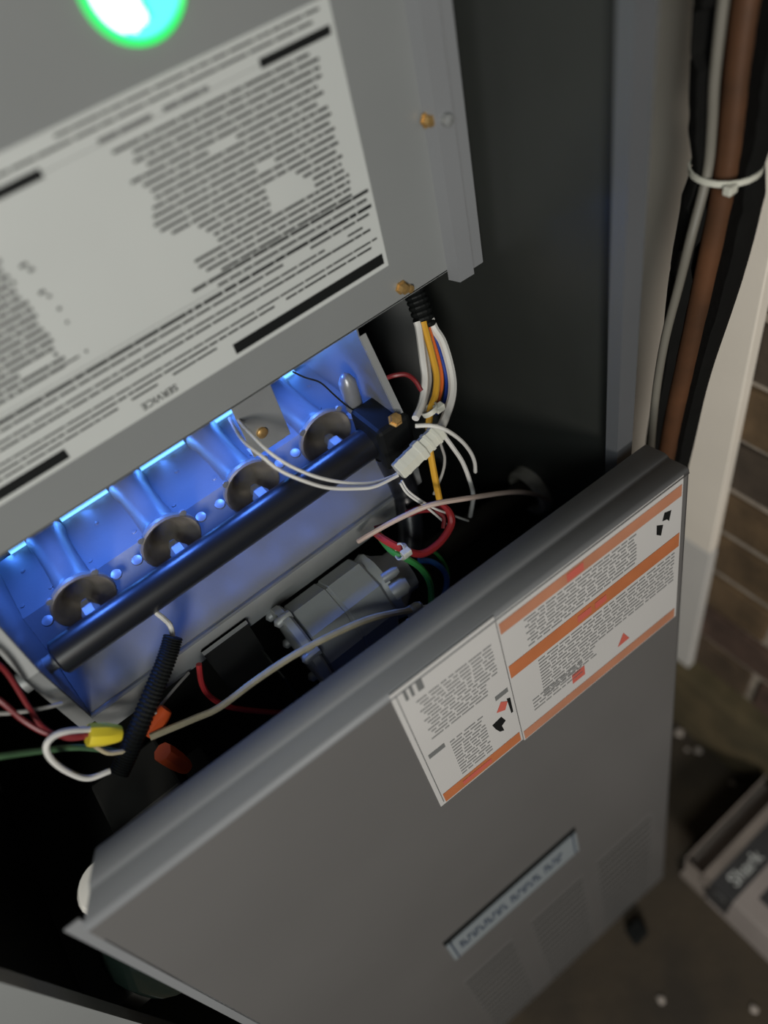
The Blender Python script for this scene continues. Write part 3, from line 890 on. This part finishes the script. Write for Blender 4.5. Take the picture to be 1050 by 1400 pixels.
# folded top: (v, w) profile, with the left end trimmed back towards the rear
prof = [(-0.005, 0.0003), (-0.0015, -0.0006), (0.0, -0.003), (0.0004, -0.0165), (0.0022, -0.0185), (0.0035, -0.0210), (0.0035, -0.0365), (0.0015, -0.0385), (-0.018, -0.0385)]
prof2 = [(v - (0.0015 if i < 8 else 0), w + (0.0 if i < 8 else 0.0015)) for i, (v, w) in enumerate(prof)]
bm = NB()
def ulo(w):
    return -0.4975 + 0.024 * min(1, max(0, -w / 0.0385))
def uhi(w):
    return 0.0 - 0.004 * min(1, max(0, -w / 0.0385))
L0 = [bm.verts.new(D(ulo(w), v, w)) for v, w in prof]; L1 = [bm.verts.new(D(uhi(w), v, w)) for v, w in prof]
for i in range(len(prof) - 1):
    bm.faces.new((L0[i], L0[i + 1], L1[i + 1], L1[i]))
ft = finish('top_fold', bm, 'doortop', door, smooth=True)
sm = ft.modifiers.new('thick', 'SOLIDIFY'); sm.thickness = 0.0012; sm.offset = 0
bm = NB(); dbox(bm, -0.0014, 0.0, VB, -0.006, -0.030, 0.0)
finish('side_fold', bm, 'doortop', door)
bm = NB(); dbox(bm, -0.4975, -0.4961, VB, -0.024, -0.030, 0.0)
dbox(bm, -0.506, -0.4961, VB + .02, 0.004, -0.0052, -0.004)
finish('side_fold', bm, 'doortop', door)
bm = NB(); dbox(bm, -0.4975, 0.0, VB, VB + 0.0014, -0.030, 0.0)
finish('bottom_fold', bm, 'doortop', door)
# warning sticker
st = finish('warning_sticker', (lambda b: (dbox(b, -0.2770, -0.1885, -0.1805, 0.0005, 0.0, 0.0005), dbox(b, -0.1875, -0.006, -0.1840, -0.0025, 0.0, 0.0005), b)[2])(NB()), 'sticker', door)
st['label'] = 'white warning sticker with orange bands and pictograms'
for (a0, a1, b0, b1, m_) in ((-0.1865, -0.0075, -0.0235, -0.0105, 'orangepale'), (-0.1865, -0.0075, -0.083, -0.066, 'orange'), (-0.1865, -0.0085, -0.1825, -0.1690, 'orangepale'), (-0.2715, -0.1905, -0.1785, -0.1640, 'orange')):
    bm = NB(); quad(bm, DP, a0, a1, b0, b1)
    finish('orange_band', bm, m_, st)
DQ = lambda a, b: D(a, b, 0.0011)
bm = NB()
quad(bm, DQ, -0.124, -0.108, -0.0215, -0.0125)
quad(bm, DQ, -0.118, -0.104, -0.079, -0.071); quad(bm, DQ, -0.100, -0.088, -0.079, -0.071)
quad(bm, DQ, -0.252, -0.222, -0.1745, -0.1685)
finish('band_wording', bm, 'redink', st)
bm = NB()
poly(bm, DP, [(-0.130, -0.158), (-0.116, -0.158), (-0.116, -0.144), (-0.130, -0.144)])
poly(bm, DP, [(-0.078, -0.158), (-0.064, -0.158), (-0.071, -0.143)])
poly(bm, DP, [(-0.198, -0.117), (-0.194, -0.108), (-0.200, -0.102), (-0.206, -0.112)])
finish('red_mark', bm, 'redink', st)
bm = NB()
def DR(a0, a1, b, h=0.0016, **k):
    text_row(bm, DP, a0, a1, b, h, gap=0.0016, wmin=.004, wmax=.012, **k)
for i in range(9):
    DR(-0.166 + 0.003 * (i % 2), -0.055, -0.0275 - i * 0.0041)
for i in range(13):
    DR(-0.160, -0.012 - (0.09 if i > 8 else 0), -0.088 - i * 0.0045)
for i in range(4):
    DR(-0.172, -0.118, -0.135 - i * 0.0052)
for i in range(13):
    DR(-0.262 + 0.002 * (i % 3), -0.196 - (0.012 if i > 8 else 0), -0.026 - i * 0.0045)
for i in range(13):
    DR(-0.250, -0.218, -0.102 - i * 0.0046)
fp = finish('fine_print', bm, 'inkpale', st)
fp['kind'] = 'stuff'
bm = NB()
quad(bm, DP, -0.2735, -0.2728, -0.176, -0.004)
quad(bm, DP, -0.204, -0.1915, -0.096, -0.090); quad(bm, DP, -0.2695, -0.2545, -0.1025, -0.0965)
quad(bm, DP, -0.268, -0.2655, -0.017, -0.004); quad(bm, DP, -0.263, -0.2605, -0.017, -0.004); quad(bm, DP, -0.2575, -0.2525, -0.017, -0.004)
finish('grey_block', bm, 'inkgrey', st)
bm = NB()
# hand-and-fan style pictograms: only their dark blots can be made out
poly(bm, DP, [(-0.2125, -0.124), (-0.2030, -0.122), (-0.2000, -0.132), (-0.2045, -0.135), (-0.2035, -0.144), (-0.2075, -0.141), (-0.2105, -0.133)])
poly(bm, DP, [(-0.1945, -0.104), (-0.1912, -0.106), (-0.1915, -0.128), (-0.1935, -0.128)])
poly(bm, DP, [(-0.0255, -0.028), (-0.0180, -0.031), (-0.0200, -0.042), (-0.0225, -0.038), (-0.0275, -0.036)])
poly(bm, DP, [(-0.0335, -0.036), (-0.0265, -0.041), (-0.0285, -0.052), (-0.0335, -0.047)])
finish('pictogram', bm, 'ink', st)
# nameplate
npl = finish('nameplate', (lambda b: (dbox(b, -0.336, -0.152, -0.509, -0.456, 0.0, 0.0025), b)[1])(NB()), 'plate', door)
bm = NB(); dbox(bm, -0.337, -0.151, -0.456, -0.443, 0.0, 0.0006)
finish('plate_shadow_line', bm, 'ink', npl)  # dark strip painted as the shadow line above the nameplate
bm = NB(); NP = lambda a, b: D(a, b, 0.0029)
a = -0.3225
random.seed(21)
for wl in (12, 8, 5):
    for k in range(wl):
        wd = random.uniform(0.0034, 0.0052)
        h0, h1 = -0.490, -0.470
        quad(bm, NP, a, a + 0.0014, h0, h1)
        if k % 2 == 0:
            quad(bm, NP, a + 0.0014, a + wd, h1 - 0.006, h1)
        else:
            quad(bm, NP, a + 0.0014, a + wd, h0, h0 + 0.006)
        if k % 3 == 0:
            quad(bm, NP, a + wd - 0.0013, a + wd, h0, h1)
        a += wd + 0.0013
    a += 0.005
finish('worn_lettering', bm, 'plateink', npl)
bm = NB()
for u in (-0.3305, -0.1575):
    dbox(bm, u - 0.0008, u + 0.0008, -0.506, -0.453, 0.0025, 0.0032)
finish('end_line', bm, 'plateink', npl)
# louvres, each one a pressed ridge
for (u0, u1, v0, v1) in ((-0.343, -0.266, -0.600, -0.885), (-0.238, -0.150, -0.600, -0.885), (-0.128, -0.030, -0.600, -0.885)):
    n = 14
    for k in range(n):
        v = v0 + (v1 - v0) * k / (n - 1)
        bm = NB()
        A = [bm.verts.new(D(u0, *q)) for q in ((v, 0.0), (v - 0.0090, 0.0014), (v - 0.0094, 0.0))]
        B = [bm.verts.new(D(u1, *q)) for q in ((v, 0.0), (v - 0.0090, 0.0014), (v - 0.0094, 0.0))]
        for i in range(3):
            j = (i + 1) % 3
            bm.faces.new((A[i], A[j], B[j], B[i]))
        bm.faces.new(A); bm.faces.new(B[::-1])
        finish('louver', bm, 'doorgrey', door)
        bm = NB(); dbox(bm, u0 + .002, u1 - .002, v - 0.0205, v - 0.0096, 0.0, 0.0003)
        finish('slot', bm, 'shadedark', door)

# ================================================================== LINE SET BESIDE THE CABINET
PATH = [(0.462, -0.135, 0.55), (0.452, -0.130, 0.20), (0.447, -0.127, -0.10), (0.445, -0.1265, -0.20), (0.446, -0.128, -0.285), (0.444, -0.121, -0.40), (0.443, -0.110, -0.55), (0.443, -0.106, -0.75), (0.445, -0.104, -1.05), (0.445, -0.104, -1.355)]
ins = spline(PATH, 14)
def foam_radius(z):
    t = 0.0285 if z > -0.24 else 0.0265 + 0.03 * (z + 0.30) * 0.8
    t = max(0.020, t) + 0.0012 * math.sin(z * 31)
    if -0.30 < z < -0.25:
        t = 0.0222 + 0.006 * abs(z + 0.277) / 0.03
    return t
bm = NB()
rings = []
SEG = 22
cdir = math.atan2(-0.42 + 0.127, 0 - 0.445)
for i, p in enumerate(ins):
    ro = foam_radius(p.z)
    ring = []
    g1 = math.radians((52 if p.z > -0.30 else 44) + random.uniform(-1.5, 1.5)); g0 = math.radians(30 + random.uniform(-1.5, 1.5))
    if abs(p.z + 0.345) < 0.012 or abs(p.z + 0.195) < 0.012:
        g1 += math.radians(24)
    for k in range(SEG + 1):
        an = cdir + g0 + (2 * math.pi - g0 - g1) * k / SEG
        ring.append(bm.verts.new((p.x + ro * math.cos(an), p.y + ro * math.sin(an), p.z)))
    for k in range(SEG, -1, -1):
        an = cdir + g0 + (2 * math.pi - g0 - g1) * k / SEG
        ri = 0.0125
        ring.append(bm.verts.new((p.x + ri * math.cos(an), p.y + ri * math.sin(an), p.z)))
    rings.append(ring)
m_ = len(rings[0])
for A, B in zip(rings, rings[1:]):
    for k in range(m_):
        q = (k + 1) % m_
        bm.faces.new((A[k], A[q], B[q], B[k]))
tag(finish('pipe_insulation', bm, 'foam', smooth=True), 'torn black foam insulation split open around the copper pipe', 'insulation')
dc = Vector((math.cos(cdir), math.sin(cdir), 0))
sd = Vector((-dc.y, dc.x, 0))
bm = NB(); tube(bm, [p + dc * 0.006 for p in ins], 0.0088, 16)
tag(finish('copper_pipe', bm, 'copper', smooth=True), 'aged copper pipe standing between furnace and brick wall', 'pipe')
def cable_off(z):
    if z > -0.24:
        return 0.0165, 0.0125
    if z > -0.31:
        return 0.0140, 0.0120
    return 0.031, 0.0135 + 0.008 * max(0, 1 - abs(z + 0.42) / 0.15)
CAB = [p + dc * cable_off(p.z)[0] - sd * cable_off(p.z)[1] for p in ins[::5]]
bm = NB(); tube(bm, spline(CAB, 6), 0.0034, 10)
tag(finish('thermostat_cable', bm, 'cable', smooth=True), 'grey cable running down alongside the copper pipe', 'cable')
t = zip_tie((0.444, -0.128, -0.279), (0.02, -0.03, 1), 0.0225, 'wide cable tie strapped around the copper pipe and foam', (0.425, -0.146, -0.281))

# ================================================================== FLOOR OBJECTS
cb = thing('carton', (0.47, -0.45, -1.36), 'flat dark and white product carton lying open on the floor', 'box')
CX0, CX1, CT = 0.364, 0.572, -1.262
bm = NB(); box(bm, CX0, CX1, -0.62, -0.318, -1.36, CT)
bd = finish('carton_body', bm, 'card', cb, bevel=0.0015)
bm = NB(); box(bm, CX0 - 0.0006, CX1, -0.3525, -0.3172, -1.34, CT + 0.0006)
dk = finish('dark_band', bm, 'carddk', cb)
bm = NB(); CP = lambda a, b: (a, b, CT + 0.0010)
text_into(bm, 'Shark', CP, 0.4150, -0.3350, 0.0185, width=0.062, bold=0.01)
finish('brand_print', bm, 'label', dk)
bm = NB(); lathe(bm, [(0, 0.0085), (0.0004, 0.0085), (0.0004, 0.006), (0.0005, 0.006)], (CX0 - 0.0006, -0.335, CT - 0.022), (-1, 0, 0), 20)
finish('round_mark', bm, 'inkgrey', dk)
bm = NB(); quad(bm, CP, 0.394, 0.47, -0.46, -0.372)
finish('picture_print', bm, 'carddk', bd)
bm = NB()
box(bm, CX0, CX1 - 0.02, -0.317, -0.3155, -1.30, CT + 0.001)
box(bm, CX0, CX1 - 0.02, -0.316, -0.272, -1.301, -1.2995)
box(bm, CX0, CX1 - 0.02, -0.2735, -0.272, -1.30, -1.264)
box(bm, CX0, CX0 + 0.0015, -0.316, -0.272, -1.30, -1.272)
finish('open_flap', bm, 'cardbrown', cb)
bm = NB(); box(bm, CX0, CX1 - 0.02, -0.302, -0.3005, -1.30, CT + 0.0005); box(bm, CX0, CX1 - 0.02, -0.317, -0.3005, CT - 0.001, CT + 0.0005)
finish('inner_flap', bm, 'cardbrown', cb)
bm = NB(); box(bm, CX0, CX1 - .02, -0.316, -0.272, -1.36, -1.345)
finish('flap_support', bm, 'cardbrown', cb)

bm = NB()
box(bm, 0.237, 0.264, -0.296, -0.272, -1.36, -1.338)
for v in bm.verts:
    v.co.x += 0.15 * (v.co.y + 0.284)
tag(finish('black_plastic_clip', bm, 'blackmat', bevel=0.003), 'small black plastic block on floor at foot of the door', 'plastic block')

def chip(x, y, s, m, label):
    b = NB()
    bmesh.ops.create_icosphere(b, subdivisions=1, radius=s)
    for v in b.verts:
        v.co = Vector((x + v.co.x * random.uniform(.7, 1.4), y + v.co.y * random.uniform(.7, 1.4), -1.36 + s * 0.42 + v.co.z * 0.45))
    tag(finish('debris_chip', b, m), label, 'debris', 'pale crumbs on the floor')
chip(0.549, -0.121, 0.008, 'chip', 'largest pale crumb lying at the base of the mossy curb')
chip(0.546, -0.163, 0.0062, 'chip', 'pale crumb by the curb, next to the largest crumb')
chip(0.534, -0.150, 0.004, 'chip', 'tiny pale crumb in front of the two crumbs by the curb')
chip(0.540, -0.236, 0.005, 'chip', 'pale crumb between the curb and the carton')
chip(0.21, -0.363, 0.006, 'chip', 'pale crumb near the bottom of the picture before the door')
chip(0.170, -0.400, 0.007, 'chip', 'pale pinkish crumb lowest in the picture')
chip(0.30, -0.45, 0.006, 'chip', 'pale crumb alone on the floor left of the carton')

# dark glossy jug standing inside the cabinet behind the door's left edge
jg = thing('dark_jug', (-0.162, -0.106, -0.668), 'dark glossy jug with pale cap behind the door left edge', 'jug')
bm = NB()
lathe(bm, [(0, 0), (0, 0.052), (0.004, 0.055), (0.030, 0.054), (0.060, 0.040), (0.085, 0.023), (0.098, 0.0185), (0.100, 0.0)], (-0.162, -0.106, -0.668), (0, 0, 1), 32)
finish('jug_body', bm, 'jug', jg, smooth=True)
bm = NB()
lathe(bm, [(0, 0.0195), (0.002, 0.0215), (0.026, 0.0215), (0.031, 0.018), (0.033, 0)], (-0.162, -0.106, -0.572), (0, 0, 1), 24)
finish('jug_cap', bm, 'jugcap', jg, smooth=True)
